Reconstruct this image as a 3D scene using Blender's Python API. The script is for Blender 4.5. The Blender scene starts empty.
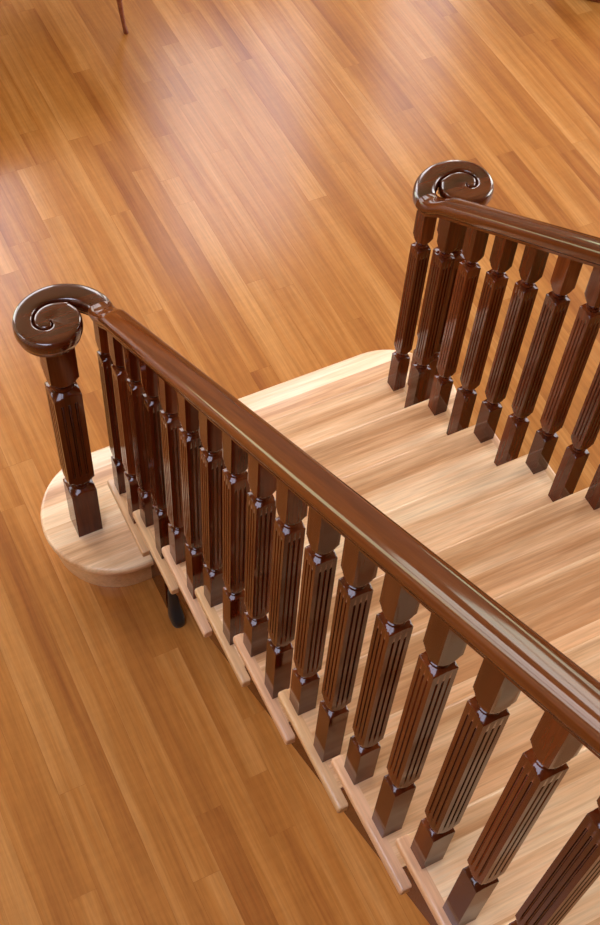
import bpy, bmesh, math, random
from mathutils import Vector, Matrix
from math import sin, cos, pi, hypot, sqrt

S = bpy.context.scene
COL = S.collection
random.seed(11)

# ------------------------------------------------------------------ camera
YAW, PIT, ROL, FPX = 0.5328, 0.9772, 0.0863, 1281.52
cd = bpy.data.cameras.new('camera')
cam = bpy.data.objects.new('camera', cd)
COL.objects.link(cam)
S.camera = cam
F = Vector((-cos(YAW) * cos(PIT), sin(YAW) * cos(PIT), -sin(PIT)))
r0 = F.cross(Vector((0, 0, 1))).normalized()
u0 = r0.cross(F)
r1 = cos(ROL) * r0 + sin(ROL) * u0
u1 = -sin(ROL) * r0 + cos(ROL) * u0
cam.matrix_world = Matrix((( r1.x, u1.x, -F.x, 2.3656), (r1.y, u1.y, -F.y, -0.6512),
                           (r1.z, u1.z, -F.z, 4.0439), (0, 0, 0, 1)))
cd.sensor_fit = 'VERTICAL'
cd.sensor_height = 24.0
cd.lens = FPX / 925 * 24.0
cd.clip_start = 0.05

# ------------------------------------------------------------------ world
w = bpy.data.worlds.new('sky')
S.world = w
w.use_nodes = True
bg = w.node_tree.nodes['Background']
bg.inputs['Strength'].default_value = 8.5
_n = w.node_tree.nodes; _l = w.node_tree.links
_tc = _n.new('ShaderNodeTexCoord'); _sx = _n.new('ShaderNodeSeparateXYZ')
_cr = _n.new('ShaderNodeValToRGB')                       # garden below the horizon, bright hazy sky above
_cr.color_ramp.elements[0].position = .47; _cr.color_ramp.elements[0].color = (.58, .66, .38, 1)
_cr.color_ramp.elements[1].position = .60; _cr.color_ramp.elements[1].color = (.98, .92, .84, 1)
_e = _cr.color_ramp.elements.new(.95); _e.color = (.74, .78, 1.0, 1)
_e = _cr.color_ramp.elements.new(.52); _e.color = (.62, .70, .55, 1)
_mr = _n.new('ShaderNodeMapRange')
_mr.inputs['From Min'].default_value = -1; _mr.inputs['From Max'].default_value = 1
_l.new(_tc.outputs['Generated'], _sx.inputs['Vector']); _l.new(_sx.outputs['Z'], _mr.inputs['Value'])
_l.new(_mr.outputs['Result'], _cr.inputs['Fac']); _l.new(_cr.outputs['Color'], bg.inputs['Color'])

S.view_settings.view_transform = 'Standard'
S.view_settings.look = 'None'
S.view_settings.gamma = 1.0
S.view_settings.use_curve_mapping = False
S.view_settings.exposure = 0.16

# room: far wall at x=X0, left wall y=Y0, right wall y=Y1, wall behind the camera x=X1
X0, X1, Y0, Y1, ZC = -5.6, 6.0, -4.2, 6.6, 6.0

def portal(name, loc, rot, sx, sy):
    d = bpy.data.lights.new(name, 'AREA')
    d.shape = 'RECTANGLE'; d.size = sx; d.size_y = sy
    d.cycles.is_portal = True
    o = bpy.data.objects.new(name, d)
    o.location = loc; o.rotation_euler = rot
    COL.objects.link(o)

FAR_WIN = [(4.5, 5.35, .6, 5.0), (2.3, 3.9, 2.6, 5.7), (-1.0, 1.2, 2.6, 5.7), (-3.5, -1.2, .3, 5.5)]
LEFT_WIN = [(-2.4, -.9, 3.2, 5.0)]
RIGHT_WIN = [(-3.6, -1.6, 0.9, 5.2), (-.3, 2.6, 0.9, 5.4)]
SKYL = (.6, 3.2, -3.0, -.8)
for a, b, c, d_ in FAR_WIN:
    portal('window_daylight', (X0 - .05, (a + b) / 2, (c + d_) / 2), (0, -pi / 2, 0), d_ - c, b - a)
for a, b, c, d_ in LEFT_WIN:
    portal('window_daylight', ((a + b) / 2, Y0 - .05, (c + d_) / 2), (pi / 2, 0, 0), b - a, d_ - c)
for a, b, c, d_ in RIGHT_WIN:
    portal('window_daylight', ((a + b) / 2, Y1 + .05, (c + d_) / 2), (-pi / 2, 0, 0), b - a, d_ - c)
portal('skylight_daylight', ((SKYL[0] + SKYL[1]) / 2, (SKYL[2] + SKYL[3]) / 2, ZC + .05), (0, 0, 0),
       SKYL[1] - SKYL[0], SKYL[3] - SKYL[2])

# ------------------------------------------------------------------ materials
def new_mat(name):
    m = bpy.data.materials.new(name)
    m.use_nodes = True
    nt = m.node_tree
    return m, nt, nt.nodes['Principled BSDF']

def plain(name, col, rough=.6, metal=0):
    m, nt, b = new_mat(name)
    b.inputs['Base Color'].default_value = (*col, 1)
    b.inputs['Roughness'].default_value = rough
    b.inputs['Metallic'].default_value = metal
    n = nt.nodes.new('ShaderNodeTexNoise'); n.inputs['Scale'].default_value = 40
    bp = nt.nodes.new('ShaderNodeBump'); bp.inputs['Strength'].default_value = .04
    nt.links.new(n.outputs['Fac'], bp.inputs['Height'])
    nt.links.new(bp.outputs['Normal'], b.inputs['Normal'])
    return m

def wood(name, dark, mid, light, axis, rough=.3, coat=.4, coat_rough=.08, fine=1.0, tone_attr=False,
         tone_amt=.5, bands=1.0, pink=None, contrast=1.0, coord='Object', spec=.5, waves=False, rake=0.0):
    """streaky timber: grain runs along `axis` of the object"""
    m, nt, b = new_mat(name)
    N, L = nt.nodes, nt.links
    tc = N.new('ShaderNodeTexCoord')
    mp = N.new('ShaderNodeMapping')
    sc = [26 * fine] * 3
    sc[axis] = 1.1 * fine
    mp.inputs['Scale'].default_value = sc
    if rake:
        rk = N.new('ShaderNodeMapping'); rk.inputs['Rotation'].default_value = (0, rake, 0)
        L.new(tc.outputs[coord], rk.inputs['Vector']); L.new(rk.outputs['Vector'], mp.inputs['Vector'])
    else: L.new(tc.outputs[coord], mp.inputs['Vector'])
    vec = mp.outputs['Vector']
    oi = N.new('ShaderNodeObjectInfo')
    rnd = N.new('ShaderNodeMath'); rnd.operation = 'MULTIPLY'; rnd.inputs[1].default_value = 37.0
    L.new(oi.outputs['Random'], rnd.inputs[0])
    seed = rnd.outputs[0]
    if tone_attr:
        at = N.new('ShaderNodeAttribute'); at.attribute_name = 'seed'
        ad = N.new('ShaderNodeMath'); ad.operation = 'ADD'
        L.new(at.outputs['Fac'], ad.inputs[0]); L.new(seed, ad.inputs[1])
        seed = ad.outputs[0]
    def noise(scale, detail, rough_, dist=0.0):
        n = N.new('ShaderNodeTexNoise'); n.noise_dimensions = '4D'
        n.inputs['Scale'].default_value = scale; n.inputs['Detail'].default_value = detail
        n.inputs['Roughness'].default_value = rough_; n.inputs['Distortion'].default_value = dist
        L.new(vec, n.inputs['Vector']); L.new(seed, n.inputs['W'])
        return n.outputs['Fac']
    broad = noise(.35 * bands, 2, .5)
    grain = noise(1.2, 5, .65, .3)
    pores = noise(5.5, 3, .6)
    def math(op, a, bb):
        n = N.new('ShaderNodeMath'); n.operation = op
        for k, v in enumerate((a, bb)):
            if isinstance(v, (int, float)): n.inputs[k].default_value = v
            else: L.new(v, n.inputs[k])
        return n.outputs[0]
    f = math('ADD', math('MULTIPLY', broad, .55), math('MULTIPLY', grain, .45))
    f = math('ADD', math('MULTIPLY', math('SUBTRACT', f, .5), 2.0 * contrast), .5)
    if tone_attr:
        at2 = N.new('ShaderNodeAttribute'); at2.attribute_name = 'tone'
        f = math('ADD', f, math('MULTIPLY', at2.outputs['Fac'], tone_amt))
    cr = N.new('ShaderNodeValToRGB')
    e = cr.color_ramp.elements
    e[0].position = .12; e[0].color = (*dark, 1)
    e[1].position = .88; e[1].color = (*light, 1)
    x = e.new(.5); x.color = (*mid, 1)
    L.new(f, cr.inputs['Fac'])
    pr = N.new('ShaderNodeMapRange')
    pr.inputs['From Min'].default_value = .35; pr.inputs['From Max'].default_value = .6
    pr.inputs['To Min'].default_value = .86; pr.inputs['To Max'].default_value = 1.05
    L.new(pores, pr.inputs['Value'])
    mx = N.new('ShaderNodeMix'); mx.data_type = 'RGBA'; mx.blend_type = 'MULTIPLY'
    mx.inputs['Factor'].default_value = 1.0
    L.new(cr.outputs['Color'], mx.inputs['A']); L.new(pr.outputs['Result'], mx.inputs['B'])
    out = mx.outputs['Result']
    if waves:                                   # fiddleback figure across the board
        mp2 = N.new('ShaderNodeMapping'); s2 = [7, 7, 7]; s2[axis] = 55
        mp2.inputs['Scale'].default_value = s2
        L.new(tc.outputs[coord], mp2.inputs['Vector'])
        n2 = N.new('ShaderNodeTexNoise'); n2.noise_dimensions = '4D'
        n2.inputs['Scale'].default_value = 1; n2.inputs['Detail'].default_value = 1
        L.new(mp2.outputs['Vector'], n2.inputs['Vector']); L.new(seed, n2.inputs['W'])
        wr = N.new('ShaderNodeMapRange')
        wr.inputs['From Min'].default_value = .3; wr.inputs['From Max'].default_value = .7
        wr.inputs['To Min'].default_value = .965; wr.inputs['To Max'].default_value = 1.03
        L.new(n2.outputs['Fac'], wr.inputs['Value'])
        m3 = N.new('ShaderNodeMix'); m3.data_type = 'RGBA'; m3.blend_type = 'MULTIPLY'
        m3.inputs['Factor'].default_value = 1.0
        L.new(out, m3.inputs['A']); L.new(wr.outputs['Result'], m3.inputs['B'])
        out = m3.outputs['Result']
    L.new(out, b.inputs['Base Color'])
    b.inputs['Roughness'].default_value = rough
    b.inputs['Coat Weight'].default_value = coat
    b.inputs['Coat Roughness'].default_value = coat_rough
    b.inputs['Specular IOR Level'].default_value = spec
    bp = N.new('ShaderNodeBump'); bp.inputs['Strength'].default_value = .06; bp.inputs['Distance'].default_value = .002
    L.new(grain, bp.inputs['Height']); L.new(bp.outputs['Normal'], b.inputs['Normal'])
    return m

M_FLOOR = wood('floor_timber', (.24, .064, .010), (.42, .158, .031), (.60, .285, .088), 0, rough=.5, coat=.55,
               coat_rough=.19, spec=.1, tone_attr=True, tone_amt=.14, fine=.8, contrast=.85, waves=True)
M_TREAD = wood('tread_timber', (.54, .27, .12), (.78, .475, .265), (.90, .65, .42), 1, rough=.35, coat=.3,
               coat_rough=.15, tone_attr=True, tone_amt=.26, fine=1.35, contrast=1.6)
M_STRIPX = wood('nosing_timber', (.56, .29, .13), (.70, .42, .22), (.82, .57, .34), 0, rough=.35, coat=.3,
                coat_rough=.15, tone_attr=True, tone_amt=.3, contrast=.9)
M_PINK = wood('pinkish_nosing_timber', (.54, .26, .13), (.68, .38, .22), (.80, .51, .33), 0, rough=.35, coat=.3,
              coat_rough=.15, contrast=.8)
DK = ((.022, .0030, .0008), (.080, .0115, .0022), (.16, .031, .006))
M_DARKZ = wood('dark_stained_timber_upright', *DK, 2, rough=.5, coat=.75, coat_rough=.08, contrast=1.1, spec=.0)
M_DARKX = wood('dark_stained_timber_rail', (.036, .0065, .0015), (.100, .022, .0045), (.19, .054, .011), 0, rough=.3,
               coat=.6, coat_rough=.08, contrast=1.0, spec=.0, rake=math.atan(.665))
M_DARKV = wood('dark_stained_timber_scroll', *DK, 1, rough=.2, coat=.7, coat_rough=.05, contrast=.9)
M_TABLE = wood('table_timber', (.10, .022, .009), (.20, .05, .022), (.28, .09, .04), 1, rough=.25, coat=.5)
M_WALL = plain('wall_paint', (.62, .55, .45), .7)
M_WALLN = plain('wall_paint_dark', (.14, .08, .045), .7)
M_CEIL = plain('ceiling_paint', (.30, .24, .18), .8)
M_TRIM = plain('white_trim', (.80, .79, .76), .4)
M_BLACK = plain('black_rubber', (.012, .014, .018), .35)
M_OLIVE = plain('olive_upholstery', (.06, .05, .025), .8)
mg, ntg, bgl = new_mat('window_glass')
bgl.inputs['Transmission Weight'].default_value = 1.0
bgl.inputs['Roughness'].default_value = 0.0
bgl.inputs['IOR'].default_value = 1.02
M_GLASS = mg

# ------------------------------------------------------------------ helpers
def finish(name, verts, faces, mat, parent=None, smooth=True, angle=35, attrs=None):
    me = bpy.data.meshes.new(name)
    me.from_pydata([tuple(v) for v in verts], [], faces)
    me.validate()
    bm = bmesh.new(); bm.from_mesh(me)
    bmesh.ops.recalc_face_normals(bm, faces=bm.faces)
    bm.to_mesh(me); bm.free()
    if smooth:
        me.polygons.foreach_set('use_smooth', [True] * len(me.polygons))
        me.set_sharp_from_angle(angle=math.radians(angle))
    me.materials.append(mat)
    o = bpy.data.objects.new(name, me)
    COL.objects.link(o)
    if parent: o.parent = parent
    return o

def face_attr(me, name, vals):
    a = me.attributes.new(name, 'FLOAT', 'FACE')
    a.data.foreach_set('value', vals)

def box_vf(x0, x1, y0, y1, z0, z1, V=None, Fc=None):
    V = [] if V is None else V; Fc = [] if Fc is None else Fc
    n = len(V)
    V += [(x0, y0, z0), (x1, y0, z0), (x1, y1, z0), (x0, y1, z0), (x0, y0, z1), (x1, y0, z1), (x1, y1, z1), (x0, y1, z1)]
    Fc += [tuple(n + i for i in f) for f in ((0, 3, 2, 1), (4, 5, 6, 7), (0, 1, 5, 4), (1, 2, 6, 5), (2, 3, 7, 6), (3, 0, 4, 7))]
    return V, Fc

def thing(name, label, cat, loc=(0, 0, 0), group=None):
    o = bpy.data.objects.new(name, None)
    o.empty_display_size = .1
    o.location = loc
    COL.objects.link(o)
    tag(o, label, cat, group)
    return o

def tag(o, label, cat, group=None):
    o['label'] = label; o['category'] = cat
    if group: o['group'] = group

def struct(o):
    o['kind'] = 'structure'
    return o

def loft(rings, closed=True, caps=True):
    V, Fc = [], []
    n = len(rings[0])
    for r in rings: V += r
    for k in range(len(rings) - 1):
        for i in range(n if closed else n - 1):
            j = (i + 1) % n
            Fc.append((k * n + i, k * n + j, (k + 1) * n + j, (k + 1) * n + i))
    if caps:
        Fc.append(tuple(range(n))[::-1])
        Fc.append(tuple((len(rings) - 1) * n + i for i in range(n)))
    return V, Fc

# ------------------------------------------------------------------ the room
# floor: one mesh of boards running along x, tone per board
def make_floor():
    V, Fc, tone, seed = [], [], [], []
    bw = .092
    y = Y0 - .3
    row = 0
    # boards seen in the photo: y of the row, x-range, tone
    marks = [(-.10, -.05, 1.04, -1.0), (-.10, 1.04, 2.2, -.9), (-.01, .0, 1.0, .35), (-.01, 1.0, 2.2, -.1), (-.19, -.4, 2, .45),
             (-.28, -.4, 2, .15), (-.38, -.6, 2, -.8), (-.47, -.3, 2, .5), (-.57, -.3, 2, .25), (-.66, -.4, 1.8, -.2),
             (1.46, -3.0, -.1, -.95), (1.55, -2.6, -1.3, .2), (1.36, -2.2, -.4, .6), (1.20, -2.3, -.5, .1), (1.10, -1.9, -.3, .55),
             (2.55, -2.2, .4, .7), (2.62, -2.2, .4, .8), (2.45, -2.6, -.2, -.9), (2.25, -1.75, -.3, -.8), (2.75, -2.4, -1.0, -1.0),
             (.98, -2.1, .2, -.1), (.80, -1.5, .3, .5), (.70, -1.6, .3, -.45), (.35, -1.8, -.2, -.4), (.25, -1.8, -.2, .5),
             (.08, -1.4, -.1, -.4), (.55, -1.4, .3, .2)]
    while y < Y1 + .3:
        rnd = random.Random(row * 7 + 3)
        x = X0 - .3 - rnd.random() * 1.5
        yc = y + bw / 2
        while x < X1 + .3:
            ln = rnd.uniform(.9, 2.6)
            xc_ = x + ln
            t = rnd.gauss(0, .5)
            segs = [(x, xc_, max(-1, min(1, t)))]
            for (my, a, b, mt) in marks:
                my = my * 1.055 + .02; a *= 1.057; b *= 1.057
                if abs(my - yc) <= bw / 2 + .001:
                    ns = []
                    for (p, q, tt) in segs:
                        if b <= p or a >= q: ns.append((p, q, tt)); continue
                        if p < a: ns.append((p, a, tt))
                        ns.append((max(p, a), min(q, b), mt))
                        if q > b: ns.append((b, q, tt))
                    segs = ns
            for (p, q, tt) in segs:
                g = .0004
                n = len(V)
                V += [(p + g, y + g, 0), (q - g, y + g, 0), (q - g, y + bw - g, 0), (p + g, y + bw - g, 0)]
                Fc.append((n, n + 1, n + 2, n + 3)); tone.append(tt); seed.append(rnd.random() * 50 if q - p > .3 or True else 0)
            x = xc_
        y += bw; row += 1
    # slab under the boards shows as the fine joints
    n = len(V)
    V += [(X0 - .5, Y0 - .5, -.0012), (X1 + .5, Y0 - .5, -.0012), (X1 + .5, Y1 + .5, -.0012), (X0 - .5, Y1 + .5, -.0012)]
    Fc.append((n, n + 1, n + 2, n + 3)); tone.append(-2.0); seed.append(0)
    o = finish('floor', V, Fc, M_FLOOR, smooth=False)
    face_attr(o.data, 'tone', tone); face_attr(o.data, 'seed', seed)
    return struct(o)
make_floor()

def wall_with_holes(name, horiz_axis, const, thick, a0, a1, z0, z1, holes, mat):
    """panels around rectangular openings; horiz_axis 0: wall runs along x at y=const"""
    V, Fc = [], []
    def bx(p, q, c, d):
        if q - p < 1e-4 or d - c < 1e-4: return
        if horiz_axis == 0: box_vf(p, q, min(const, const + thick), max(const, const + thick), c, d, V, Fc)
        else: box_vf(min(const, const + thick), max(const, const + thick), p, q, c, d, V, Fc)
    x = a0
    for (p, q, c, d) in sorted(holes):
        bx(x, p, z0, z1); bx(p, q, z0, c); bx(p, q, d, z1); x = q
    bx(x, a1, z0, z1)
    return struct(finish(name, V, Fc, mat, smooth=False))

T = .2
wall_with_holes('wall_far', 1, X0, -T, Y0, Y1, 0, ZC, FAR_WIN, M_WALL)
wall_with_holes('wall_left', 0, Y0, -T, X0 - T, X1 + T, 0, ZC, LEFT_WIN, M_WALL)
wall_with_holes('wall_right', 0, Y1, T, X0 - T, X1 + T, 0, ZC, RIGHT_WIN, M_WALL)
wall_with_holes('wall_near', 1, X1, T, Y0, Y1, 0, ZC, [], M_WALLN)
V, Fc = [], []
box_vf(X0 - T, SKYL[0], Y0 - T, Y1 + T, ZC, ZC + T, V, Fc)
box_vf(SKYL[1], X1 + T, Y0 - T, Y1 + T, ZC, ZC + T, V, Fc)
box_vf(SKYL[0], SKYL[1], Y0 - T, SKYL[2], ZC, ZC + T, V, Fc)
box_vf(SKYL[0], SKYL[1], SKYL[3], Y1 + T, ZC, ZC + T, V, Fc)
struct(finish('ceiling', V, Fc, M_CEIL, smooth=False))

def window(n, axis, const, out, a, b, c, d, bars=2):
    """white frame with bars standing in the opening"""
    V, Fc = [], []
    k0, k1 = sorted((const, const + out * .12))
    def bx(p, q, r, s):
        if axis == 0: box_vf(p, q, k0, k1, r, s, V, Fc)
        elif axis == 1: box_vf(k0, k1, p, q, r, s, V, Fc)
        else: box_vf(p, q, r, s, k0, k1, V, Fc)
    f = .06
    bx(a, b, c, c + f); bx(a, b, d - f, d); bx(a, a + f, c + f, d - f); bx(b - f, b, c + f, d - f)
    for i in range(1, bars):
        x = a + (b - a) * i / bars
        bx(x - .02, x + .02, c + f, d - f)
    struct(finish('window_%d' % n, V, Fc, M_TRIM, smooth=False))
k = 1
for wdw in FAR_WIN: window(k, 1, X0, -1, *wdw); k += 1
for wdw in LEFT_WIN: window(k, 0, Y0, -1, *wdw); k += 1
for wdw in RIGHT_WIN: window(k, 0, Y1, 1, *wdw); k += 1
window(k, 2, ZC, 1, *SKYL, bars=3)
for nm, bxs in (('baseboard_far', (X0, X0 + .02, Y0, Y1, 0, .14)), ('baseboard_left', (X0 + .02, X1, Y0, Y0 + .02, 0, .14)),
                ('baseboard_right', (X0 + .02, X1, Y1 - .02, Y1, 0, .14))):
    struct(finish(nm, *box_vf(*bxs), M_TRIM, smooth=False))

# ------------------------------------------------------------------ staircase
G, R = .2555, .17
SL = R / G
YL, YR = .024, 1.0899          # baluster centre lines
BH = .0235                      # half width of a baluster
TY0, TY1 = YL - BH + .009, YR + BH - .009     # the treads between the return nosings
OV = .0273                       # width of the return nosings
NT = 14
TH = .030
stairs = thing('staircase', 'timber staircase with pale treads and dark sides rising from the polished floor towards the viewer',
               'staircase', (0, 0, 0))

def bull(x0, x1, z0, z1, front=True, back=False, n=6):
    """profile in x,z with a rounded front edge"""
    h = (z1 - z0) / 2
    rr = h * .75
    pts = []
    def corner(cx, cz, a0, a1):
        for i in range(n + 1):
            a = a0 + (a1 - a0) * i / n
            pts.append((cx + rr * cos(a), cz + rr * sin(a)))
    if front:
        corner(x0 + rr, z0 + rr, 1.5 * pi, pi)
        corner(x0 + rr, z1 - rr, pi, .5 * pi)
    else: pts.extend([(x0, z0), (x0, z1)])
    if back:
        corner(x1 - rr, z1 - rr, .5 * pi, 0)
        corner(x1 - rr, z0 + rr, 0, -.5 * pi)
    else: pts.extend([(x1, z1), (x1, z0)])
    return pts

def tread(k):
    """tread built of glued-up staves, each stave with its own tone"""
    x0 = (k - 2) * G; z1 = k * R; z0 = z1 - TH
    x1 = x0 + G + .02
    rnd = random.Random(k * 13 + 5)
    V, Fc, tone, seed = [], [], [], []
    n0 = rnd.choice([3, 3, 4])
    ws = [rnd.uniform(.7, 1.4) for _ in range(n0)]
    tot = sum(ws); cuts = [x0]
    for q in ws: cuts.append(cuts[-1] + (x1 - x0) * q / tot)
    for i in range(n0):
        prof = bull(cuts[i], cuts[i + 1], z0, z1, front=(i == 0))
        rings = [[(p[0], yy, p[1]) for p in prof] for yy in (TY0, TY1)]
        v, f = loft(rings)
        b = len(V); V += v; Fc += [tuple(b + q for q in ff) for ff in f]
        t = rnd.uniform(-.9, .9); s = rnd.random() * 40
        tone += [t] * len(f); seed += [s] * len(f)
    o = finish('tread', V, Fc, M_TREAD, stairs)
    face_attr(o.data, 'tone', tone); face_attr(o.data, 'seed', seed)
    # return nosings
    for side in (0, 1):
        if side == 0: ya, yb = TY0 - OV, TY0
        else: ya, yb = TY1, TY1 + OV
        rr = .008
        xa, xb = x0, x0 + .3197
        prof = []
        oy, iy = (ya, yb) if side == 0 else (yb, ya)
        sg = 1 if side == 0 else -1
        for cz, a0, a1 in ((z0 + rr, -.5 * pi, 0), (z1 - rr, 0, .5 * pi)):
            for i in range(5):
                a = a0 + (a1 - a0) * i / 4
                prof.append((oy + sg * rr - sg * rr * cos(a), cz + rr * sin(a)))
        prof += [(iy, z1), (iy, z0)]
        def ring(x, s):
            cy, cz = (oy + iy) / 2, (z0 + z1) / 2
            return [(x, cy + (p[0] - cy) * s, cz + (p[1] - cz) * s) for p in prof]
        rings = [ring(xa, .72), ring(xa + .0025, .9), ring(xa + .007, 1), ring(xb - .005, 1), ring(xb - .0015, .92), ring(xb, .8)]
        pink = k in (4, 6, 8, 9)
        v, f = loft(rings)
        so = finish('return_nosing', v, f, M_PINK if pink else M_STRIPX, o)
        if so.data.materials[0] == M_STRIPX:
            t = rnd.uniform(-.5, .6)
            face_attr(so.data, 'tone', [t] * len(so.data.polygons))
            face_attr(so.data, 'seed', [k * 3.1 + side] * len(so.data.polygons))
            so['label'] = 'pale timber return nosing'
        else:
            so['label'] = 'pinkish timber return nosing'
    return o
for k in range(2, NT + 1): tread(k)

# the first step: wide, with half round ends (curtail step)
CX1, CR = .011, .258
def curtail():
    yl, yr = -.007, YL + YR + .007
    def outline(off, n=28):
        r = CR - off
        pts = []
        for i in range(n + 1):                       # left end: from front (-x) over -y to back
            a = pi + pi * i / n
            pts.append((CX1 + r * cos(a), yl + r * sin(a)))
        for i in range(n + 1):
            a = 0 + pi * i / n
            pts.append((CX1 + r * cos(a), yr + r * sin(a)))
        return pts
    z1 = R; z0 = R - .034
    rr = .013
    rings = []
    for off, z in [(.006, z0), (.002, z0 + .003), (0, z0 + .009), (0, z1 - .012), (.002, z1 - .006), (.006, z1 - .002), (.012, z1)]:
        rings.append([(x, y, z) for x, y in outline(off)])
    V, Fc = loft(rings, caps=False)
    n = len(rings[0])
    Fc.append(tuple(range(n))[::-1])
    # top face cut into staves along y
    top = rings[-1]
    o = finish('curtail_tread', V, Fc, M_TREAD, stairs, angle=50)
    me = o.data
    bm = bmesh.new(); bm.from_mesh(me)
    bm.verts.ensure_lookup_table()
    idx = [len(rings) * n - n + i for i in range(n)]
    bm.faces.new([bm.verts[i] for i in idx])
    cuts = [-.165, -.085, .0, .075, .16]
    for c in cuts:
        bmesh.ops.bisect_plane(bm, geom=bm.verts[:] + bm.edges[:] + bm.faces[:], plane_co=(c, 0, 0), plane_no=(1, 0, 0))
    bmesh.ops.recalc_face_normals(bm, faces=bm.faces)
    bm.to_mesh(me); bm.free()
    tones = [.35, -.45, .75, .2, -.1, .3]
    tn, sd = [], []
    for p in me.polygons:
        q = sum(1 for c in cuts if p.center.x > c)
        tn.append(tones[q]); sd.append(q * 7.7)
    face_attr(me, 'tone', tn); face_attr(me, 'seed', sd)
    me.polygons.foreach_set('use_smooth', [True] * len(me.polygons))
    me.set_sharp_from_angle(angle=math.radians(35))
    rings = [[(x, y, z) for x, y in outline(.03)] for z in (0, z0)]
    finish('curtail_riser', *loft(rings), M_STRIPX, stairs, angle=50)
curtail()

# risers under the treads 2..NT
for k in range(2, NT + 1):
    x = (k - 2) * G + .022
    V, Fc = box_vf(x, x + .018, TY0 + .03, TY1 - .03, (k - 1) * R, k * R - TH)
    o = finish('riser', V, Fc, M_TREAD, stairs, smooth=False)

# outer strings: sawtooth top edge, raking lower edge, dark stained
def string(y0, y1):
    top = []
    xs = .022
    for k in range(2, NT + 1):
        xa = (k - 2) * G + xs
        top += [(xa, (k - 1) * R - (TH if k > 2 else 0)), (xa, k * R - TH)]
    xe = (NT - 1) * G + .02
    top.append((xe, NT * R - TH))
    def zl(x): return SL * x - .035
    xb = .372
    bot = [(xe, zl(xe)), (xb, zl(xb)), (xb, 0.0), (xs, 0.0)]
    pts = [(xs, R - .0)] + top[1:] + bot
    pts = [(xs, 0.0)] + top[1:] + bot[:-1]
    n = len(pts)
    V = [(x, y0, z) for x, z in pts] + [(x, y1, z) for x, z in pts]
    Fc = [tuple(range(n)), tuple(range(n, 2 * n))[::-1]] + [(i, (i + 1) % n, n + (i + 1) % n, n + i) for i in range(n)]
    return finish('outer_string', V, Fc, M_DARKX, stairs, smooth=False), xb
so, XB = string(.034, .064)
so['label'] = 'dark stained outer string'
so, _ = string(YL + YR - .064, YL + YR - .034)
so['label'] = 'dark stained outer string'

# ------------------------------------------------------------------ turned and fluted posts
def ring_pts(h, Rc, fd, z, fw, zs=None):
    """square of half width h, clipped by a circle of radius Rc, with three flutes of depth fd per face"""
    ts = [-1.0, -.86]
    for c in (-.5, 0, .5):
        ts += [c - fw, c - fw * .62, c, c + fw * .62, c + fw]
    ts += [.86]
    prof = []
    for t in ts:
        d = 0
        for c in (-.5, 0, .5):
            q = abs(t - c) / fw
            if q < .999: d = fd * (1 - q * q) ** .5 if q > .1 else fd
        prof.append((t * h, -(h - d)))
    out = []
    for f in range(4):
        ca, sa = cos(f * pi / 2), sin(f * pi / 2)
        for (px, py) in prof:
            L = hypot(px, py)
            if L > Rc: px_, py_ = px * Rc / L, py * Rc / L
            else: px_, py_ = px, py
            out.append((px_ * ca - py_ * sa, px_ * sa + py_ * ca, z))
    return out

def section(levels, h, fw=.105, shear=None):
    rings = []
    for (z, Rc, fd) in levels:
        r = ring_pts(h, Rc, fd, z, fw)
        rings.append(r)
    if shear:
        rings[-1] = [(x, y, z + shear * x) for x, y, z in rings[-1]]
    return loft(rings)

def shoulder_up(z, h, s, neck):
    """top end of a block (upward facing ovolo shoulder), z = top"""
    D = h * sqrt(2) * 1.002
    out = []
    for q in (0, .12, .25, .38, .5, .62, .75, .88, 1):
        out.append((z - s + s * q, D + (neck - D) * q, 0))
    return out
def taper_down(z, h, s, neck):
    """bottom end of a block (long downward facing cone), z = bottom, listed upwards"""
    D = h * sqrt(2) * 1.002
    out = []
    for q in (0, .12, .25, .38, .5, .62, .75, .88, 1):
        out.append((z + s * q, neck + (D - neck) * (q ** .92), 0))
    return out

def collar(z0, z1, neck, bead, n=28):
    H = z1 - z0
    prof = [(z0, neck), (z0 + H * .1, neck), (z0 + H * .22, neck + (bead - neck) * .8), (z0 + H * .38, bead), (z0 + H * .55, neck + (bead - neck) * .8),
            (z0 + H * .64, neck), (z0 + H * .72, neck * .97), (z0 + H * .86, neck * 1.0), (z1, neck * 1.04)]
    rings = [[(r * cos(2 * pi * i / n), r * sin(2 * pi * i / n), z) for i in range(n)] for z, r in prof]
    return loft(rings)

def post_meshes(h, zb0, zA, zB, zC, zT, shear, mat, fl_depth, su, td, ch):
    """zb0 bottom of lower block, zA its top, shaft from zA+ch to zB, upper block from zB+ch to zT. returns list of meshes"""
    D = h * sqrt(2) * 1.002
    neck = h * .70; bead = h * .84
    out = []
    lo = [(zb0, D, 0)] + shoulder_up(zA, h, su, neck)
    out.append(('lower_block', section(lo, h)))
    out.append(('collar', collar(zA, zA + ch, neck, bead)))
    s0 = zA + ch
    fl0, fl1 = s0 + td + .022, zB - su - .030
    lv = taper_down(s0, h, td, neck * 1.04)
    lv += [(fl0, D, 0), (fl0 + .004, D, fl_depth * .7), (fl0 + .012, D, fl_depth)]
    lv += [(fl1 - .012, D, fl_depth), (fl1 - .004, D, fl_depth * .7), (fl1, D, 0)]
    lv += shoulder_up(zB, h, su, neck)
    out.append(('fluted_shaft', section(lv, h)))
    out.append(('collar', collar(zB, zB + ch, neck, bead)))
    u0 = zB + ch
    lv = taper_down(u0, h, td, neck * 1.04) + [(zT, D, 0)]
    out.append(('upper_block', section(lv, h, shear=shear)))
    return out

def build_post(name, label, cat, loc, meshes, mat, group=None):
    t = thing(name, label, cat, loc, group)
    for nm, (v, f) in meshes:
        finish(nm, v, f, mat, t, angle=28)
    return t

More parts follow.
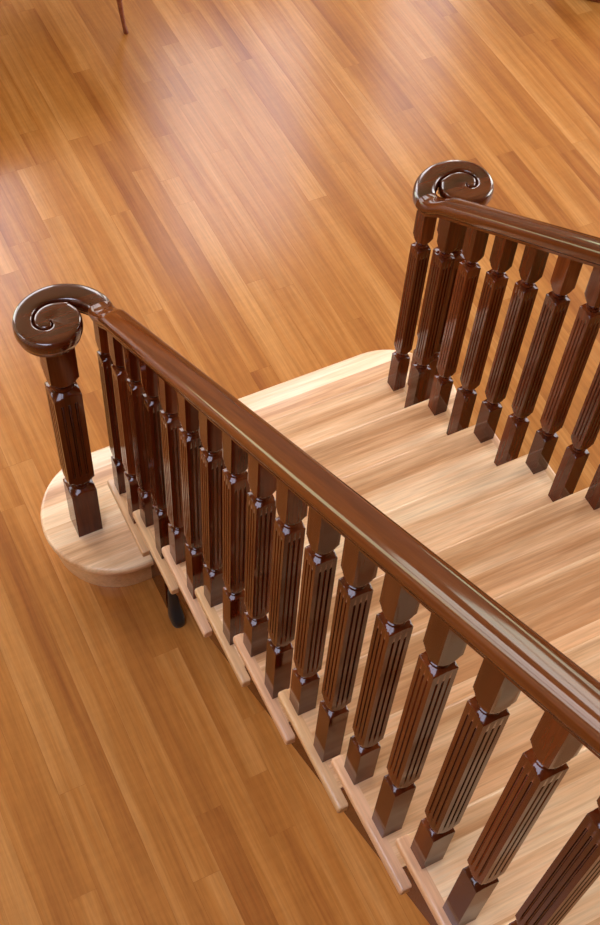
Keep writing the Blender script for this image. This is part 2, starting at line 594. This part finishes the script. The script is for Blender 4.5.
def copy_tree(o, parent=None):
    c = o.copy(); COL.objects.link(c); c.parent = parent
    for ch in list(o.children): copy_tree(ch, c)
    return c

ZB, ZT = .4825, 1.0358          # neck heights over the raking line z = SL*x
RAIL_TOP, RAIL_D = 1.260, .068
XB0 = .0521
def bal_x(i): return XB0 + (i - 1) * G / 2
protos = {}
for odd in (1, 0):
    i = 1 if odd else 2
    x = bal_x(i)
    zt = R * 2
    rake = SL * x
    ms = post_meshes(BH, 0, rake + ZB - zt, rake + ZT - zt, None, rake + RAIL_TOP - RAIL_D - zt + .0005, SL, M_DARKZ, .0030, .0080, .026, .015)
    protos[odd] = ms

ORD = ['first', 'second', 'third', 'fourth', 'fifth', 'sixth', 'seventh', 'eighth', 'ninth', 'tenth', 'eleventh', 'twelfth',
       'thirteenth', 'fourteenth', 'fifteenth', 'sixteenth', 'seventeenth', 'eighteenth', 'nineteenth', 'twentieth']
first = {}
def place(i, y, side):
    odd = i % 2
    ktread = 2 + (i - 1) // 2
    if side == 'left': lab = '%s dark fluted baluster from the scroll under the left handrail'
    else: lab = '%s dark fluted baluster from the scroll under the right handrail'
    lab = lab % ORD[i - 1]
    if i == 1: lab += ', nearest the newel post'
    loc = (bal_x(i), y, ktread * R)
    grp = 'balusters under the %s handrail' % side
    if odd not in first:
        first[odd] = build_post('baluster', lab, 'baluster', loc, protos[odd], M_DARKZ, grp)
    else:
        c = copy_tree(first[odd])
        c.location = loc; c['label'] = lab; c['group'] = grp
for i in range(1, 19): place(i, YL, 'left')
for i in range(1, 11): place(i, YR, 'right')

# newels under the scrolls
NX, NY = .032, -.1425          # offset of the left newel from the baluster line
VOL_TOP = 1.276; VOL_D = .058
nm = post_meshes(.0435, 0, .268, .797, None, VOL_TOP - VOL_D - R, None, M_DARKZ, .006, .017, .042, .026)
newel = build_post('newel_post', 'thick dark fluted newel post under the left scroll, standing on the round step end', 'newel post',
                   (NX, YL + NY, R), nm, M_DARKZ, 'newel posts')
c = copy_tree(newel)
c.location = (NX, YR - NY, R)
c['label'] = 'dark newel post under the right scroll, half hidden behind the balusters'

# ------------------------------------------------------------------ handrails
def cr(tab, x):
    """Catmull-Rom through a table of (x, y)"""
    if x <= tab[0][0]: return tab[0][1]
    if x >= tab[-1][0]: return tab[-1][1]
    for i in range(len(tab) - 1):
        if tab[i][0] <= x <= tab[i + 1][0]: break
    x0, y0 = tab[i]; x1, y1 = tab[i + 1]
    h = x1 - x0
    def sl(j):
        if j == 0: return 0
        if j == len(tab) - 1: return (tab[j][1] - tab[j - 1][1]) / (tab[j][0] - tab[j - 1][0])
        return (tab[j + 1][1] - tab[j - 1][1]) / (tab[j + 1][0] - tab[j - 1][0])
    t = (x - x0) / h
    m0, m1 = sl(i) * h, sl(i + 1) * h
    return (2*t**3 - 3*t**2 + 1) * y0 + (t**3 - 2*t**2 + t) * m0 + (-2*t**3 + 3*t**2) * y1 + (t**3 - t**2) * m1

HW = .037
def rail_profile(hw_in, hw_out, depth, inner_round=True, inner_side=True):
    """points (u, v): u from inner (-) to outer (+), v below the crown"""
    side = [(0.66, -depth), (.68, -depth + .010), (.80, -depth + .016), (.84, -depth + .020), (.97, -.036), (1.0, -.029), (.985, -.020),
            (.93, -.0125), (.82, -.0065), (.66, -.0028), (.45, -.0010), (.22, -.0002), (0, 0)]
    return side

def rail_ring(half, depth):
    side = rail_profile(0, 0, depth)
    R_ = [(u * half, v) for u, v in side]
    L_ = [(-u * half, v) for u, v in side[:-1]][::-1]
    return R_ + L_

XV = .036          # x of the spiral centre / start of the volute
def crown(x):
    """height of the rail's crown, easing from the rake to level at the volute"""
    z_rake = RAIL_TOP + SL * x
    # blend
    w0, w1 = XV, XV + .13
    if x >= w1: return z_rake
    zl_ = VOL_TOP
    t = max(0, (x - w0) / (w1 - w0))
    z1 = RAIL_TOP + SL * w1; m1 = SL * (w1 - w0)
    return (2*t**3 - 3*t**2 + 1) * zl_ + (-2*t**3 + 3*t**2) * z1 + (t**3 - t**2) * m1

SCX, SCY = .036, -.151
ROUT = [(0, .188), (25, .1715), (50, .149), (90, .123), (135, .108), (180, .100), (225, .097), (270, .095), (315, .094), (360, .093), (385, .088)]
RIN = [(0, .114), (15, .101), (30, .088), (50, .073), (90, .058), (135, .047), (180, .041), (225, .034), (270, .024), (300, .011), (318, 0), (385, 0)]

def make_rail(y, sgn, label):
    t = thing('handrail', label, 'handrail', (0, 0, 0), 'handrails')
    rings = []
    xs = [XV + .13 * i / 10 for i in range(10)] + [XV + .13 + .10 * i for i in range(32)]
    for x in xs:
        rings.append([(x, y + u, crown(x) + v) for u, v in rail_ring(HW, RAIL_D if x > XV + .13 else VOL_D + (RAIL_D - VOL_D) * (x - XV) / .13)])
    v, f = loft(rings)
    o = finish('rail', v, f, M_DARKX, t, angle=30)
    # volute
    rings = []
    q1 = 1 if sgn > 0 else .92
    cx, cy = SCX, y + sgn * SCY
    nst, A1 = 72, 385
    for i in range(nst + 1):
        a = A1 * i / nst
        ramp = min(1, a / 80); ramp = ramp * ramp * (3 - 2 * ramp)
        q_ = 1 + (q1 - 1) * ramp
        sh = sgn * .151 * (1 - q1) * ramp
        ro, ri = cr(ROUT, a) * q_, max(0, cr(RIN, a)) * q_
        th = math.radians(a)
        d = (-sin(th), cos(th))          # from the centre, starts at +y turning to -x
        half = (ro - ri) / 2
        k_ = min(1, a / 60)              # full crown at the joint with the rail, flatter round the scroll
        e = half + (min(.021, half) - half) * k_
        side = rail_profile(0, 0, VOL_D)
        pts = [(ro - e + u * e, vv) for (u, vv) in side]
        if ri > .0005:
            e2 = half + (min(.013, half) - half) * k_
            for (u, vv) in side[::-1][1:]: pts.append((ri + e2 - u * e2, vv))
            pts.insert(len(side), (ri + e2, 0))
        else:
            pts.append((.001, 0))
            for (u, vv) in side[::-1][1:]: pts.append((.0005, vv))
        rings.append([(cx + d[0] * p, cy + sh + sgn * d[1] * p, VOL_TOP + vv) for p, vv in pts])
    v, f = loft(rings)
    # the eye: fills the middle, its edge follows the inner edge of the coil
    er = []
    N = 72
    lev = [(-VOL_D + .001, 0), (-.014, 0), (-.008, -.0012), (-.004, -.0035), (-.0016, -.007), (-.0007, -.012), (-.0006, -.018)]
    for (vz, off) in lev:
        ring = []
        for i in range(N):
            a = 360 * i / N
            if a < 30: rad = (.062 + .023 * a / 30)
            elif a < 305: rad = cr(RIN, a) - .0006
            else: rad = .010 + .052 * max(0, (a - 335) / 25) ** 2
            rad = max(.002, rad + off) * q1
            th = math.radians(a)
            ring.append((cx - sin(th) * rad, cy + sgn * .151 * (1 - q1) + sgn * cos(th) * rad, VOL_TOP + vz))
        er.append(ring)
    v2, f2 = loft(er)
    b = len(v); v = v + v2; f = f + [tuple(b + q for q in ff) for ff in f2]
    finish('volute', v, f, M_DARKV, t, angle=40)
    return t
make_rail(YL, 1, 'long glossy dark timber handrail crossing the picture, ending in a scroll at left')
make_rail(YR, -1, 'dark timber handrail at upper right, ending in a scroll')

# ------------------------------------------------------------------ things beside the stairs
# black foot at the end of the outer string
rings = []
bx0, by0 = .415, .048
for (z, lx, ly, ox) in [(0, .040, .017, .012), (.01, .043, .018, .012), (.03, .043, .018, .012), (.05, .036, .017, .006), (.075, .025, .015, -.004),
                        (.11, .019, .013, -.010), (.15, .015, .012, -.014), (.17, .012, .010, -.016), (.175, .008, .006, -.016)]:
    rings.append([(bx0 + ox + .9 * lx * (abs(cos(a)) ** .7) * (1 if cos(a) > 0 else -1), by0 + 1.35 * ly * (abs(sin(a)) ** .7) * (1 if sin(a) > 0 else -1), z)
                  for a in [2 * pi * i / 24 for i in range(24)]])
bo = finish('metal_foot', *loft(rings), M_BLACK, angle=60)
tag(bo, 'small black wedge-shaped foot standing on the floor below the left edge of the stairs', 'foot')

# table whose curved leg reaches into the picture at the top left
def table():
    TX, TY = -2.597, 1.078
    W_, L_ = .75, 1.7
    H = .62
    t = thing('side_table', 'dark red-brown table at top left, only its slender curved leg in view', 'table', (TX, TY, 0))
    for (ax, ay, sx, sy) in ((0, 0, 1, 1), (0, -L_, 1, -1), (-W_, 0, -1, 1), (-W_, -L_, -1, -1)):
        rings = []
        for (z, r, o) in [(0, .011, .006), (.006, .013, .006), (.02, .0115, .004), (.05, .010, 0), (.12, .012, -.006), (.22, .015, -.012),
                          (.34, .020, -.010), (.44, .027, .0), (.50, .030, .002), (.52, .030, .0)]:
            rings.append([(ax + sx * o + r * cos(q), ay + sy * o + r * sin(q), z) for q in [2 * pi * i / 16 for i in range(16)]])
        finish('leg', *loft(rings), M_TABLE, t, angle=60)
    V, Fc = [], []
    box_vf(-.012, .010, -L_, 0, .50, H - .025, V, Fc)
    box_vf(-W_ - .01, -W_ + .012, -L_, 0, .50, H - .025, V, Fc)
    box_vf(-W_, 0, -L_ - .01, -L_ + .012, .50, H - .025, V, Fc)
    box_vf(-W_, 0, -.012, .010, .50, H - .025, V, Fc)
    finish('apron', V, Fc, M_TABLE, t, smooth=False)
    rings = [[(-W_ - e, -L_ - e, z), (e, -L_ - e, z), (e, e, z), (-W_ - e, e, z)] for e, z in ((.03, H - .025), (.038, H - .018), (.038, H - .008), (.03, H))]
    finish('tabletop', *loft(rings), M_TABLE, t, smooth=False)
table()

# dark olive footstool at the top right corner
def pouf():
    cx, cy, r = -2.10, 3.55, .28
    t = thing('footstool', 'round dark olive footstool, only its base edge in view at the top right corner', 'footstool', (cx, cy, 0))
    prof = [(.0, r * .97), (.02, r), (.18, r), (.30, r * 1.02), (.38, r * .96), (.42, r * .8), (.43, r * .4)]
    rings = [[(q * cos(2 * pi * i / 40), q * sin(2 * pi * i / 40), z) for i in range(40)] for z, q in prof]
    finish('cushion', *loft(rings[1:]), M_OLIVE, t, angle=60)
    finish('plinth', *loft(rings[:2]), M_TABLE, t, angle=60)
pouf()
